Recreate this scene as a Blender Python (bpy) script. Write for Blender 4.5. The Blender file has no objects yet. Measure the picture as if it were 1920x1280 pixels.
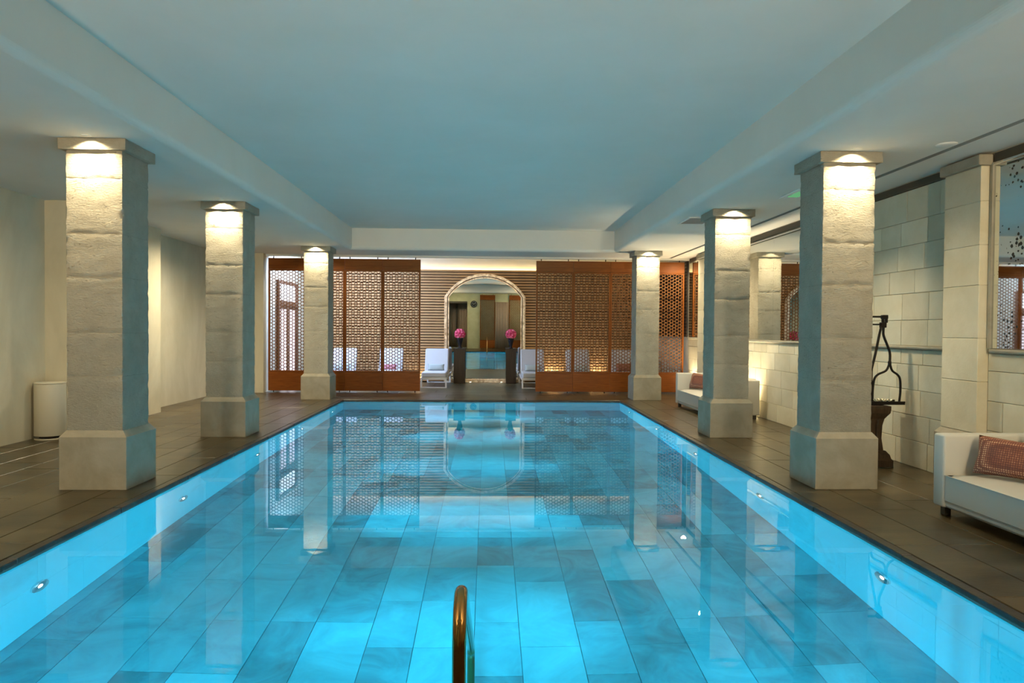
import bpy, bmesh, math, random
from mathutils import Vector, Matrix, noise
random.seed(7)
PI = math.pi
S = bpy.context.scene
C = S.collection
# ------------------------------------------------------------------ camera, world, exposure
F_PX = 1267.94
cam = bpy.data.cameras.new('camera'); cam.sensor_width = 36.0; cam.sensor_fit = 'HORIZONTAL'
cam.lens = F_PX / 1920 * 36.0; cam.clip_start = 0.05; cam.clip_end = 200
co = bpy.data.objects.new('camera', cam); C.objects.link(co); S.camera = co
fw = Vector((0.03486416, 0.99923329, -0.01781372)); rt = Vector((0.99936713, -0.03473186, 0.00768311)); up = Vector((-0.00705852, 0.01807032, 0.9998118))
co.matrix_world = Matrix(((rt.x, up.x, -fw.x, 0), (rt.y, up.y, -fw.y, 0), (rt.z, up.z, -fw.z, 1.45), (0, 0, 0, 1)))
w = bpy.data.worlds.new('world'); S.world = w; w.use_nodes = True
w.node_tree.nodes['Background'].inputs[0].default_value = (0.7, 0.8, 1, 1)
w.node_tree.nodes['Background'].inputs[1].default_value = 0.3
S.view_settings.view_transform = 'Standard'; S.view_settings.look = 'None'
S.view_settings.exposure = 0.32; S.view_settings.gamma = 1.0
S.cycles.use_denoising = True
S.cycles.max_bounces = 8; S.cycles.diffuse_bounces = 3; S.cycles.glossy_bounces = 4; S.cycles.transmission_bounces = 4
S.cycles.use_adaptive_sampling = True; S.cycles.adaptive_threshold = 0.05
S.cycles.sample_clamp_indirect = 6.0
S.cycles.caustics_reflective = True; S.cycles.caustics_refractive = True
# light levels, those of added fill lamps included
P_SPOT, P_POOL, P_DOOR, P_COVE, P_UP, P_FILL, P_AISLE, P_WALLFILL, P_PANELFILL = 100.0, 29.0, 2.4, 42.0, 190.0, 285.0, 210.0, 1100.0, 30.0
WARM = (1.0, 0.82, 0.52); SOFTWARM = (1.0, 0.83, 0.55); POOLC = (0.10, 0.68, 1.0)

# ------------------------------------------------------------------ materials
M = {}
def mat(name, color=(.5, .5, .5), rough=.5, metal=0.0, spec=0.5):
    m = bpy.data.materials.new(name); m.use_nodes = True
    b = m.node_tree.nodes['Principled BSDF']
    b.inputs['Base Color'].default_value = (*color, 1); b.inputs['Roughness'].default_value = rough
    b.inputs['Metallic'].default_value = metal; b.inputs['Specular IOR Level'].default_value = spec
    M[name] = m
    return m, m.node_tree.nodes, m.node_tree.links, b
def ramp(n, stops, interp='LINEAR'):
    r = n.new('ShaderNodeValToRGB'); r.color_ramp.interpolation = interp
    e = r.color_ramp.elements
    while len(e) < len(stops): e.new(0.5)
    for el, (p, c) in zip(e, stops): el.position = p; el.color = (*c, 1)
    return r
def coords(n, l, scale=(1, 1, 1), kind='Object'):
    t = n.new('ShaderNodeTexCoord'); mp = n.new('ShaderNodeMapping'); mp.inputs['Scale'].default_value = scale
    l.new(t.outputs[kind], mp.inputs['Vector'])
    return mp.outputs[0]
def pos(n, l, scale=(1, 1, 1)):
    t = n.new('ShaderNodeNewGeometry'); mp = n.new('ShaderNodeMapping'); mp.inputs['Scale'].default_value = scale
    l.new(t.outputs['Position'], mp.inputs['Vector'])
    return mp.outputs[0]
def noise_tex(n, l, vec, scale, detail=5, rough=.6, dist=0):
    t = n.new('ShaderNodeTexNoise'); t.inputs['Scale'].default_value = scale; t.inputs['Detail'].default_value = detail
    t.inputs['Roughness'].default_value = rough; t.inputs['Distortion'].default_value = dist
    l.new(vec, t.inputs['Vector'])
    return t
def bump(n, l, h, b, strength=.3, dist=.01, prev=None):
    bp = n.new('ShaderNodeBump'); bp.inputs['Strength'].default_value = strength; bp.inputs['Distance'].default_value = dist
    l.new(h, bp.inputs['Height'])
    if prev: l.new(prev, bp.inputs['Normal'])
    if b: l.new(bp.outputs[0], b.inputs['Normal'])
    return bp.outputs[0]
def mottled(name, c1, c2, rough, scale=2.0, bstr=.15, bscale=30, stretch=(1, 1, 1), jitter=0.0, bdist=.01, lo=.35, hi=.68, spec=.4):
    """world-space mottled surface, optional per-object brightness jitter"""
    m, n, l, b = mat(name, c1, rough, spec=spec)
    v = pos(n, l, stretch)
    t = noise_tex(n, l, v, scale, 8, .62, .4)
    r = ramp(n, [(lo, c1), (hi, c2)]); l.new(t.outputs['Fac'], r.inputs[0])
    out = r.outputs[0]
    if jitter:
        oi = n.new('ShaderNodeObjectInfo'); mr = n.new('ShaderNodeMapRange')
        mr.inputs['To Min'].default_value = 1 - jitter; mr.inputs['To Max'].default_value = 1 + jitter * .6
        l.new(oi.outputs['Random'], mr.inputs['Value'])
        mx = n.new('ShaderNodeMix'); mx.data_type = 'RGBA'; mx.blend_type = 'MULTIPLY'; mx.inputs['Factor'].default_value = 1
        l.new(out, mx.inputs['A']); l.new(mr.outputs[0], mx.inputs['B']); out = mx.outputs['Result']
    l.new(out, b.inputs['Base Color'])
    t2 = noise_tex(n, l, v, bscale, 6, .65)
    bump(n, l, t2.outputs['Fac'], b, bstr, bdist)
    return m
mottled('ceiling_paint', (.72, .70, .63), (.76, .735, .67), .8, 1.2, .03, 40)
mottled('plaster', (.48, .445, .325), (.60, .565, .44), .85, 1.6, .12, 14, (1, 1, .45))
mottled('plaster_green', (.42, .42, .25), (.52, .52, .33), .85, 1.6, .1, 14)
mottled('wall_stone', (.56, .51, .365), (.66, .615, .475), .85, 2.2, .22, 45, jitter=.14)
mottled('mortar', (.44, .39, .29), (.52, .47, .36), .9, 8, .2, 60)
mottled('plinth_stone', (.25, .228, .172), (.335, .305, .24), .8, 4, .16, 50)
mottled('deck_stone', (.029, .021, .008), (.108, .083, .040), .30, 1.5, .12, 26, (.6, 2.3, 1), jitter=.22, lo=.33, hi=.76, spec=.5)
mottled('deck_joint', (.045, .038, .028), (.06, .05, .038), .7, 5, .1, 40)
mottled('coping_stone', (.022, .020, .018), (.05, .045, .04), .28, 6, .2, 35)
def stone_rough(name):
    m, n, l, b = mat(name, (.6, .55, .44), .88, spec=.3)
    v = coords(n, l)
    t = noise_tex(n, l, v, 3.5, 8, .65, .5)
    r = ramp(n, [(.3, (.53, .485, .375)), (.7, (.66, .62, .51))]); l.new(t.outputs['Fac'], r.inputs[0])
    l.new(r.outputs[0], b.inputs['Base Color'])
    v2 = coords(n, l, (1, 1, 2.2))
    vo = n.new('ShaderNodeTexVoronoi'); vo.inputs['Scale'].default_value = 26; l.new(v2, vo.inputs['Vector'])
    pr = ramp(n, [(.08, (0, 0, 0)), (.30, (1, 1, 1))]); l.new(vo.outputs['Distance'], pr.inputs[0])
    ms = noise_tex(n, l, v, 5, 4, .6); mk = ramp(n, [(.44, (1, 1, 1)), (.60, (0, 0, 0))]); l.new(ms.outputs['Fac'], mk.inputs[0])
    mx = n.new('ShaderNodeMath'); mx.operation = 'MAXIMUM'; l.new(pr.outputs[0], mx.inputs[0]); l.new(mk.outputs[0], mx.inputs[1])
    n1 = bump(n, l, mx.outputs[0], None, 1.0, .08)
    t3 = noise_tex(n, l, v2, 34, 8, .7)
    bump(n, l, t3.outputs['Fac'], b, .9, .07, n1)
stone_rough('column_stone')
def pool_tile(name, bias):
    m, n, l, b = mat(name, (.5, .5, .5), .55)
    v = pos(n, l)
    t = noise_tex(n, l, v, 2.4, 9, .66, 1.0)
    oi = n.new('ShaderNodeObjectInfo')
    ad = n.new('ShaderNodeMath'); ad.operation = 'MULTIPLY_ADD'; ad.inputs[1].default_value = .36; ad.inputs[2].default_value = bias
    l.new(oi.outputs['Random'], ad.inputs[0])
    a2 = n.new('ShaderNodeMath'); a2.operation = 'ADD'; l.new(ad.outputs[0], a2.inputs[0]); l.new(t.outputs['Fac'], a2.inputs[1])
    r = ramp(n, [(.30, (.010, .15, .18)), (.55, (.022, .30, .36)), (1.0, (.06, .50, .58))]); l.new(a2.outputs[0], r.inputs[0])  # blue tint of the lit water is put into the stone colour
    l.new(r.outputs[0], b.inputs['Base Color'])
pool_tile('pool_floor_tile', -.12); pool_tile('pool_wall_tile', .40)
mat('pool_joint', (.03, .18, .22), .8)
# water
m = bpy.data.materials.new('water'); m.use_nodes = True; M['water'] = m
n, l = m.node_tree.nodes, m.node_tree.links
n.remove(n['Principled BSDF'])
g = n.new('ShaderNodeBsdfGlass'); g.inputs['IOR'].default_value = 1.333; g.inputs['Roughness'].default_value = 0.0
v = pos(n, l, (1.2, .5, 1)); t = noise_tex(n, l, v, 1.6, 2, .45); bp = n.new('ShaderNodeBump'); bp.inputs['Strength'].default_value = .0035; bp.inputs['Distance'].default_value = .05
l.new(t.outputs['Fac'], bp.inputs['Height']); l.new(bp.outputs[0], g.inputs['Normal']); l.new(g.outputs[0], n['Material Output'].inputs['Surface'])
def wood(name, c1, c2, rough=.45, stretch=(1, 8, 8), scale=3.0):
    m, n, l, b = mat(name, c1, rough, spec=.2)
    v = coords(n, l, stretch)
    t = noise_tex(n, l, v, scale, 8, .65, 1.2)
    r = ramp(n, [(.3, c1), (.7, c2)]); l.new(t.outputs['Fac'], r.inputs[0]); l.new(r.outputs[0], b.inputs['Base Color'])
    bump(n, l, t.outputs['Fac'], b, .08, .004)
wood('screen_wood', (.15, .038, .004), (.25, .076, .010), .42, (.7, 8, 10))
wood('screen_wood_upright', (.14, .036, .004), (.23, .07, .009), .42, (10, 8, .7))
wood('lattice_wood', (.16, .062, .018), (.25, .105, .034), .5, (3, 3, 3))
wood('slat_wood', (.38, .215, .095), (.53, .32, .155), .5, (.6, 8, 8))
wood('pedestal_wood', (.018, .011, .006), (.042, .025, .014), .35, (9, 9, .7))
wood('carved_wood', (.03, .02, .012), (.07, .045, .025), .5, (9, 9, .7))
wood('door_wood', (.10, .05, .03), (.17, .09, .055), .45, (9, 9, .7))
mat('dark_backing', (.02, .015, .012), .9)
mat('dark_strip', (.045, .035, .022), .6)
mat('white_leather', (.52, .51, .46), .42)
mat('lounger_white', (.52, .52, .54), .6)
mat('lounger_frame', (.72, .72, .72), .35)
mat('pillow_silver', (.42, .48, .48), .5)
mat('pillow_rust', (.32, .13, .09), .8)
mat('pillow_rose', (.55, .22, .26), .8)
mat('black_iron', (.012, .010, .009), .5, .6)
mat('black_metal', (.02, .02, .02), .4, .5)
mat('black_vase', (.012, .012, .016), .22)
mat('bronze', (.40, .22, .075), .12, 1.0)
mat('chrome', (.75, .78, .8), .12, 1.0)
mat('bin_enamel', (.60, .57, .46), .4)
mat('white_plastic', (.72, .72, .68), .5)
mat('petal_white', (.85, .82, .62), .6)
mat('leaf_green', (.05, .10, .03), .6)
mat('curtain', (.46, .36, .28), .9)
mat('mirror_glass', (.80, .82, .80), .01, 1.0)
mat('slot_grey', (.33, .32, .28), .7)
mat('grey_metal', (.35, .35, .33), .5, .3)
def flower():
    m, n, l, b = mat('petal_pink', (.8, .1, .25), .65)
    oi = n.new('ShaderNodeNewGeometry')
    r = ramp(n, [(0, (.52, .015, .10)), (.55, (.80, .07, .22)), (1, (.90, .30, .38))]); l.new(oi.outputs['Random Per Island'], r.inputs[0]); l.new(r.outputs[0], b.inputs['Base Color'])
flower()
def gilt():
    m, n, l, b = mat('gilt', (.7, .6, .45), .38, .85)
    v = coords(n, l); t = noise_tex(n, l, v, 9, 7, .7)
    r = ramp(n, [(.35, (.30, .21, .13)), (.6, (.80, .72, .60))]); l.new(t.outputs['Fac'], r.inputs[0]); l.new(r.outputs[0], b.inputs['Base Color'])
    bump(n, l, t.outputs['Fac'], b, .3, .01)
gilt()
def antique():
    m, n, l, b = mat('antique_mirror', (.74, .77, .76), .02, 1.0)
    v = pos(n, l, (1, 1, 1))
    wv = noise_tex(n, l, v, 3.0, 2, .5)
    vo = n.new('ShaderNodeTexVoronoi'); vo.inputs['Scale'].default_value = 23; vo.inputs['Randomness'].default_value = 1
    l.new(v, vo.inputs['Vector'])
    th = n.new('ShaderNodeMapRange'); th.inputs['From Min'].default_value = .46; th.inputs['From Max'].default_value = .72
    th.inputs['To Min'].default_value = .05; th.inputs['To Max'].default_value = .42
    l.new(wv.outputs['Fac'], th.inputs['Value'])
    dn = noise_tex(n, l, v, 70, 3, .6)
    d2 = n.new('ShaderNodeMath'); d2.operation = 'MULTIPLY_ADD'; d2.inputs[1].default_value = .35; d2.inputs[2].default_value = -.14; l.new(dn.outputs['Fac'], d2.inputs[0])
    ad = n.new('ShaderNodeMath'); ad.operation = 'ADD'; l.new(vo.outputs['Distance'], ad.inputs[0]); l.new(d2.outputs[0], ad.inputs[1])
    lt = n.new('ShaderNodeMath'); lt.operation = 'LESS_THAN'; l.new(ad.outputs[0], lt.inputs[0]); l.new(th.outputs[0], lt.inputs[1])
    mx = n.new('ShaderNodeMix'); mx.data_type = 'RGBA'; mx.inputs['A'].default_value = (.74, .77, .76, 1); mx.inputs['B'].default_value = (.02, .018, .014, 1)
    l.new(lt.outputs[0], mx.inputs['Factor']); l.new(mx.outputs['Result'], b.inputs['Base Color'])
    iv = n.new('ShaderNodeMath'); iv.operation = 'SUBTRACT'; iv.inputs[0].default_value = 1; l.new(lt.outputs[0], iv.inputs[1]); l.new(iv.outputs[0], b.inputs['Metallic'])
    rr = n.new('ShaderNodeMath'); rr.operation = 'MULTIPLY_ADD'; rr.inputs[1].default_value = .6; rr.inputs[2].default_value = .02; l.new(lt.outputs[0], rr.inputs[0]); l.new(rr.outputs[0], b.inputs['Roughness'])
antique()
def cushion_mat():
    m, n, l, b = mat('cushion_weave', (.3, .12, .06), .85)
    v = coords(n, l, (1, 1, 1))
    vo = n.new('ShaderNodeTexVoronoi'); vo.inputs['Scale'].default_value = 62; vo.inputs['Randomness'].default_value = .12; l.new(v, vo.inputs['Vector'])
    r = ramp(n, [(.20, (.62, .40, .22)), (.34, (.30, .10, .05)), (.6, (.13, .04, .025))]); l.new(vo.outputs['Distance'], r.inputs[0]); l.new(r.outputs[0], b.inputs['Base Color'])
cushion_mat()
def emit(name, color, strength):
    m = bpy.data.materials.new(name); m.use_nodes = True; M[name] = m
    n, l = m.node_tree.nodes, m.node_tree.links; n.remove(n['Principled BSDF'])
    e = n.new('ShaderNodeEmission'); e.inputs[0].default_value = (*color, 1); e.inputs[1].default_value = strength
    l.new(e.outputs[0], n['Material Output'].inputs['Surface'])
emit('lamp_warm', (1, .88, .66), 25); emit('lamp_pool', (.75, .93, 1), 9); emit('daylight', (.80, .88, 1.0), P_DOOR); emit('fill_panel', (.48, .66, 1.0), P_PANELFILL)  # the ceiling panel is an unseen source added for the lounge
emit('daylight_rose', (1.0, .90, 1.0), P_DOOR * .5); emit('exit_green', (.3, .9, .4), .35); emit('led_warm', (1, .70, .28), P_COVE * .85)

# ------------------------------------------------------------------ mesh helpers
class MB:
    def __init__(s): s.v = []; s.f = []; s.sm = []
    def add(s, vs, fs, smooth=False):
        o = len(s.v); s.v += [tuple(x) for x in vs]
        for f in fs: s.f.append([i + o for i in f]); s.sm.append(smooth)
        return s
    def box(s, x0, x1, y0, y1, z0, z1, c=0.0):
        if c <= 0:
            vs = [(x, y, z) for z in (z0, z1) for y in (y0, y1) for x in (x0, x1)]
            return s.add(vs, [(0, 2, 3, 1), (4, 5, 7, 6), (0, 1, 5, 4), (1, 3, 7, 5), (3, 2, 6, 7), (2, 0, 4, 6)])
        c = min(c, (x1 - x0) / 2.01, (y1 - y0) / 2.01, (z1 - z0) / 2.01)
        X, Y, Z = (x0, x1), (y0, y1), (z0, z1); vs = []; idx = {}
        for i in (0, 1):
            for j in (0, 1):
                for k in (0, 1):
                    sx, sy, sz = (1 if i == 0 else -1), (1 if j == 0 else -1), (1 if k == 0 else -1)
                    for a, p in enumerate(((X[i], Y[j] + sy * c, Z[k] + sz * c), (X[i] + sx * c, Y[j], Z[k] + sz * c), (X[i] + sx * c, Y[j] + sy * c, Z[k]))):
                        idx[i, j, k, a] = len(vs); vs.append(p)
        q = lambda *t: idx[t]
        fs = []
        for i in (0, 1):
            f = [q(i, 0, 0, 0), q(i, 1, 0, 0), q(i, 1, 1, 0), q(i, 0, 1, 0)]; fs.append(f if i else f[::-1])
            f = [q(0, i, 0, 1), q(1, i, 0, 1), q(1, i, 1, 1), q(0, i, 1, 1)]; fs.append(f[::-1] if i else f)
            f = [q(0, 0, i, 2), q(1, 0, i, 2), q(1, 1, i, 2), q(0, 1, i, 2)]; fs.append(f if i else f[::-1])
        for a in (0, 1):
            for b_ in (0, 1):
                fs.append([q(a, b_, 0, 0), q(a, b_, 1, 0), q(a, b_, 1, 1), q(a, b_, 0, 1)])
                fs.append([q(a, 0, b_, 0), q(a, 1, b_, 0), q(a, 1, b_, 2), q(a, 0, b_, 2)])
                fs.append([q(0, a, b_, 1), q(1, a, b_, 1), q(1, a, b_, 2), q(0, a, b_, 2)])
                for d in (0, 1): fs.append([q(a, b_, d, 0), q(a, b_, d, 1), q(a, b_, d, 2)])
        return s.add(vs, fs)
    def tube(s, pts, r, seg=12, cap=True):
        pts = [Vector(p) for p in pts]; rs = r if isinstance(r, (list, tuple)) else [r] * len(pts)
        vs = []; fs = []; pu = None
        for i, p in enumerate(pts):
            d = (pts[min(i + 1, len(pts) - 1)] - pts[max(i - 1, 0)]).normalized()
            if pu is None: pu = d.orthogonal().normalized()
            pu = (pu - d * pu.dot(d)); pu = pu.normalized() if pu.length > 1e-6 else d.orthogonal().normalized()
            w_ = d.cross(pu)
            for k in range(seg):
                a = 2 * PI * k / seg; vs.append(p + (pu * math.cos(a) + w_ * math.sin(a)) * rs[i])
        for i in range(len(pts) - 1):
            for k in range(seg):
                a, b_ = i * seg + k, i * seg + (k + 1) % seg; fs.append((a, b_, b_ + seg, a + seg))
        s.add(vs, fs, True)
        if cap:
            o = len(s.v) - len(vs)
            s.f.append([o + k for k in range(seg)][::-1]); s.sm.append(False)
            s.f.append([o + (len(pts) - 1) * seg + k for k in range(seg)]); s.sm.append(False)
        return s
    def lathe(s, prof, cx=0, cy=0, seg=32, smooth=True):
        vs = []; fs = []
        for (r, z) in prof:
            for k in range(seg): a = 2 * PI * k / seg; vs.append((cx + r * math.cos(a), cy + r * math.sin(a), z))
        for i in range(len(prof) - 1):
            for k in range(seg):
                a, b_ = i * seg + k, i * seg + (k + 1) % seg; fs.append((a, b_, b_ + seg, a + seg))
        fs.append(tuple(range(seg))[::-1]); fs.append(tuple((len(prof) - 1) * seg + k for k in range(seg)))
        return s.add(vs, fs, smooth)
    def prism(s, poly, z0, z1):
        k = len(poly); vs = [(x, y, z0) for x, y in poly] + [(x, y, z1) for x, y in poly]
        fs = [tuple(range(k))[::-1], tuple(range(k, 2 * k))] + [(i, (i + 1) % k, (i + 1) % k + k, i + k) for i in range(k)]
        return s.add(vs, fs)
    def xf(s, mtx, start=0):
        for i in range(start, len(s.v)): s.v[i] = tuple(mtx @ Vector(s.v[i]))
        return s
    def mesh(s, name, m):
        me = bpy.data.meshes.new(name); me.from_pydata(s.v, [], s.f); me.polygons.foreach_set('use_smooth', s.sm)
        if len(s.f) > 1:
            bm = bmesh.new(); bm.from_mesh(me); bmesh.ops.recalc_face_normals(bm, faces=bm.faces); bm.to_mesh(me); bm.free()
        if any(s.sm): me.set_sharp_from_angle(angle=math.radians(42))
        me.materials.append(M[m]); me.update()
        return me
    def build(s, name, m, parent=None, loc=(0, 0, 0)):
        return place(name, s.mesh(name, m), parent, loc)
def place(name, me, parent=None, loc=(0, 0, 0), rot=(0, 0, 0)):
    o = bpy.data.objects.new(name, me); C.objects.link(o); o.location = loc; o.rotation_euler = rot
    if parent is not None: o.parent = parent
    return o
def tag(o, label=None, cat=None, group=None, kind=None):
    if label: o['label'] = label
    if cat: o['category'] = cat
    if group: o['group'] = group
    if kind: o['kind'] = kind
    return o
def thing(name, label, cat, loc=(0, 0, 0), rz=0, group=None):
    o = place(name, None, None, loc, (0, 0, rz)); o.empty_display_size = .1
    return tag(o, label, cat, group)
def struct(name, mb, m, label=None, cat=None):
    return tag(mb.build(name, m), label, cat, kind='structure')
def soft(o, width=.02, seg=3, sub=0):
    b = o.modifiers.new('bevel', 'BEVEL'); b.width = width; b.segments = seg; b.limit_method = 'ANGLE'
    for p in o.data.polygons: p.use_smooth = True
    if sub: o.modifiers.new('sub', 'SUBSURF').levels = sub
    return o
def lamp(name, kind, loc, power, color, direction=None, **kw):
    d = bpy.data.lights.new(name, kind); d.energy = power; d.color = color
    for k, val in kw.items(): setattr(d, k, val)
    o = bpy.data.objects.new(name, d); C.objects.link(o); o.location = loc
    if direction is not None: o.rotation_euler = Vector(direction).to_track_quat('-Z', 'Y').to_euler()
    return o

# ------------------------------------------------------------------ dimensions
H = 3.10
PXL, PXR, PYN, PYF = -2.93, 2.71, 1.90, 13.80      # pool
WZ, PZ = -0.035, -1.30
XWL, XWR, YB, YN = -5.84, 4.60, 18.60, -1.30
COLX = (-3.488, 3.305)
COLY = {-3.488: (6.08, 9.02, 13.77), 3.305: (6.09, 9.05, 13.92)}

# ------------------------------------------------------------------ floor (deck) and its slabs
b = MB()
cw = .07
b.box(-6.3, PXL - cw, YN - .3, YB + .3, -.30, -.012); b.box(PXR + cw, 5.0, YN - .3, YB + .3, -.30, -.012)
b.box(PXL - cw, PXR + cw, PYF + cw, YB + .3, -.30, -.012); b.box(PXL - cw, PXR + cw, YN - .3, PYN - cw, -.30, -.012)
floor = struct('floor', b, 'deck_joint', 'dark brown stone deck around the pool', 'floor')
slab_cache = {}
def slab(x0, x1, y0, y1):
    k = (round(x1 - x0, 3), round(y1 - y0, 3)); g_ = .0025
    if k not in slab_cache:
        hx, hy = k[0] / 2 - g_, k[1] / 2 - g_
        slab_cache[k] = MB().box(-hx, hx, -hy, hy, -.03, 0, .003).mesh('slab', 'deck_stone')
    place('slab', slab_cache[k], floor, ((x0 + x1) / 2, (y0 + y1) / 2, random.uniform(-.0006, .0006)))
def strips(xs, y0, y1, lens):
    for i in range(len(xs) - 1):
        y = y0 - random.choice((0, .3, .6)); 
        while y < y1 - .05:
            L = random.choice(lens); a, e = max(y, y0), min(y + L, y1)
            if y1 - e < .25: e = y1
            if e - a > .05: slab(xs[i], xs[i + 1], a, e)
            y = e
strips([PXR + cw, 3.14, 3.51, 3.83, 4.21, 4.60], 3.0, PYF + cw, (.9, 1.2, 1.5))
strips([-5.9, -5.5, -5.1, -4.70, -4.35, -4.0, -3.66, -3.33, PXL - cw], 4.0, PYF + cw, (.9, 1.2, 1.5))
yy = [PYF + cw, 14.3, 14.9, 15.5, 16.1, 16.7, 17.3, 17.9, YB]
for j in range(len(yy) - 1):
    x = -5.9 - random.choice((0, .4, .8))
    while x < 4.55:
        L = random.choice((1.2, 1.5, 1.8)); a, e = max(x, -5.9), min(x + L, 4.6)
        if 4.6 - e < .3: e = 4.6
        if e - a > .05: slab(a, e, yy[j], yy[j + 1])
        x = e
slab(PXR + cw, 4.6, YN, 3.0); slab(-5.9, PXL - cw, YN, 4.0); slab(PXL - cw, PXR + cw, YN, PYN - cw)
# dark coping lip round the pool, stones butted end to end
cop = struct('trim_1', MB().box(PXL - cw, PXR + cw, PYF, PYF + cw, -.09, -.004, .004), 'coping_stone', 'dark stone lip along the far pool edge', 'trim')
for k, (xa, xb, side) in enumerate(((PXL - cw, PXL, 'left'), (PXR, PXR + cw, 'right'))):
    t = struct(f'trim_{k + 2}', MB().box(xa + .004, xb - .004, PYN, PYF, -.09, -.012), 'deck_joint', f'dark stone lip along the {side} pool edge', 'trim')
    y = PYN
    i = 0
    while y < PYF - .01:
        e = min(y + 1.2, PYF)
        j_ = random.uniform(0, .006)
        MB().box(xa + (0 if k == 0 else -j_), xb + (j_ if k == 0 else 0), y + .002, e - .002, -.06, -.001 - random.uniform(0, .004), .004).build('coping_stone', 'coping_stone', t)
        y = e
struct('trim_4', MB().box(PXL - cw, PXR + cw, PYN - cw, PYN, -.09, -.001, .004), 'coping_stone', 'dark stone lip along the near pool edge', 'trim')

# ------------------------------------------------------------------ pool basin
pf = struct('floor_pool', MB().box(PXL - .2, PXR + .2, PYN - .2, PYF + .2, PZ - .2, PZ - .008), 'pool_joint', 'stone tiled pool floor under blue lit water', 'floor')
XS = [PXL, -2.84, -2.53, -2.15, -1.84, -1.46, -1.155, -.767, -.467, -.08, .22, .604, .915, 1.296, 1.59, 1.98, 2.28, PXR]
tc = {}
for i in range(len(XS) - 1):
    y = PYN - random.choice((0, .3, .6))
    while y < PYF - .05:
        L = random.choice((.6, .9, .9, 1.2)); a, e = max(y, PYN), min(y + L, PYF)
        if PYF - e < .2: e = PYF
        k = (round(XS[i + 1] - XS[i], 3), round(e - a, 3))
        if k not in tc:
            hx, hy = k[0] / 2 - .0016, k[1] / 2 - .001
            tc[k] = MB().box(-hx, hx, -hy, hy, -.03, 0, .002).mesh('tile', 'pool_floor_tile')
        if e - a > .03: place('tile', tc[k], pf, ((XS[i] + XS[i + 1]) / 2, (a + e) / 2, PZ))
        y = e
def pool_wall(name, axis, at, sgn, a0, a1, label):
    """wall plane; tiles proud of a dark backing, in two courses"""
    t0, t1 = (at, at + sgn * .25); lo, hi = min(t0 + sgn * .01, t1), max(t0 + sgn * .01, t1)
    bk = MB().box(lo, hi, a0, a1, PZ - .1, -.09) if axis == 'x' else MB().box(a0, a1, lo, hi, PZ - .1, -.09)
    wl = struct(name, bk, 'pool_joint', label, 'wall')
    for (z0, z1, off) in ((PZ, -.67, 0), (-.67, -.09, .5)):
        a = a0 - off
        while a < a1 - .01:
            e = min(a + 1.03, a1); s_ = max(a, a0)
            if e - s_ > .02:
                p0, p1 = min(at, at + sgn * .02), max(at, at + sgn * .02)
                bb = MB().box(p0, p1, s_ + .001, e - .001, z0 + .001, z1 - .001) if axis == 'x' else MB().box(s_ + .001, e - .001, p0, p1, z0 + .001, z1 - .001)
                bb.build('wall_tile', 'pool_wall_tile', wl)
            a = e
pool_wall('wall_pool_left', 'x', PXL, -1, PYN, PYF, 'left pool wall of pale stone panels')
pool_wall('wall_pool_right', 'x', PXR, 1, PYN, PYF, 'right pool wall of pale stone panels')
pool_wall('wall_pool_far', 'y', PYF, 1, PXL, PXR, 'far pool wall of pale stone panels')
pool_wall('wall_pool_near', 'y', PYN, -1, PXL, PXR, 'near pool wall of pale stone panels')
wt = MB().add([(PXL, PYN, WZ), (PXR, PYN, WZ), (PXR, PYF, WZ), (PXL, PYF, WZ)], [(0, 1, 2, 3)]).build('pool_water', 'water')
tag(wt, 'still clear blue water filling the long pool', 'water', kind='stuff')
# pool lights
for side, x, z, nm in ((1, PXL, -.70, 'left'), (-1, PXR, -.62, 'right')):
    for i, y in enumerate((2.42, 4.50, 6.58, 8.66, 10.72, 12.79)):
        order = ('sixth', 'fifth', 'fourth', 'third', 'second', 'first')[i]
        t = thing('pool_light', f'round underwater lamp in {nm} pool wall, {order} from the far end', 'pool light', (x, y, z), 0, 'underwater lamps in the pool walls')
        R = Matrix.Rotation(side * PI / 2, 4, 'Y')
        MB().lathe([(.052, 0), (.085, 0), (.085, .012), (.075, .020), (.058, .014), (.052, .012)], seg=28).xf(R).build('bezel', 'chrome', t)
        MB().lathe([(.0, .004), (.053, .004), (.05, .011), (.0, .013)], seg=24).xf(R).build('lens', 'lamp_pool', t)
        lamp('pool_lamp_glow', 'AREA', (x + side * .03, y, z), P_POOL, POOLC, (side, 0, .0), shape='DISK', size=.11, spread=math.radians(46))
for i, x in enumerate((-1.8, -.1, 1.6)):
    t = thing('pool_light', f'round underwater lamp in the near pool wall, {("left", "middle", "right")[i]} one', 'pool light', (x, PYN, -.62), 0, 'underwater lamps in the pool walls')
    Rn = Matrix.Rotation(-PI / 2, 4, 'X')
    MB().lathe([(.052, 0), (.085, 0), (.085, .012), (.075, .020), (.058, .014), (.052, .012)], seg=28).xf(Rn).build('bezel', 'chrome', t)
    MB().lathe([(.0, .004), (.053, .004), (.05, .011), (.0, .013)], seg=24).xf(Rn).build('lens', 'lamp_pool', t)
    lamp('pool_lamp_glow', 'AREA', (x, PYN + .03, -.62), P_POOL * .62, POOLC, (0, 1, -.30), shape='DISK', size=.11, spread=math.radians(70))
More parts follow.
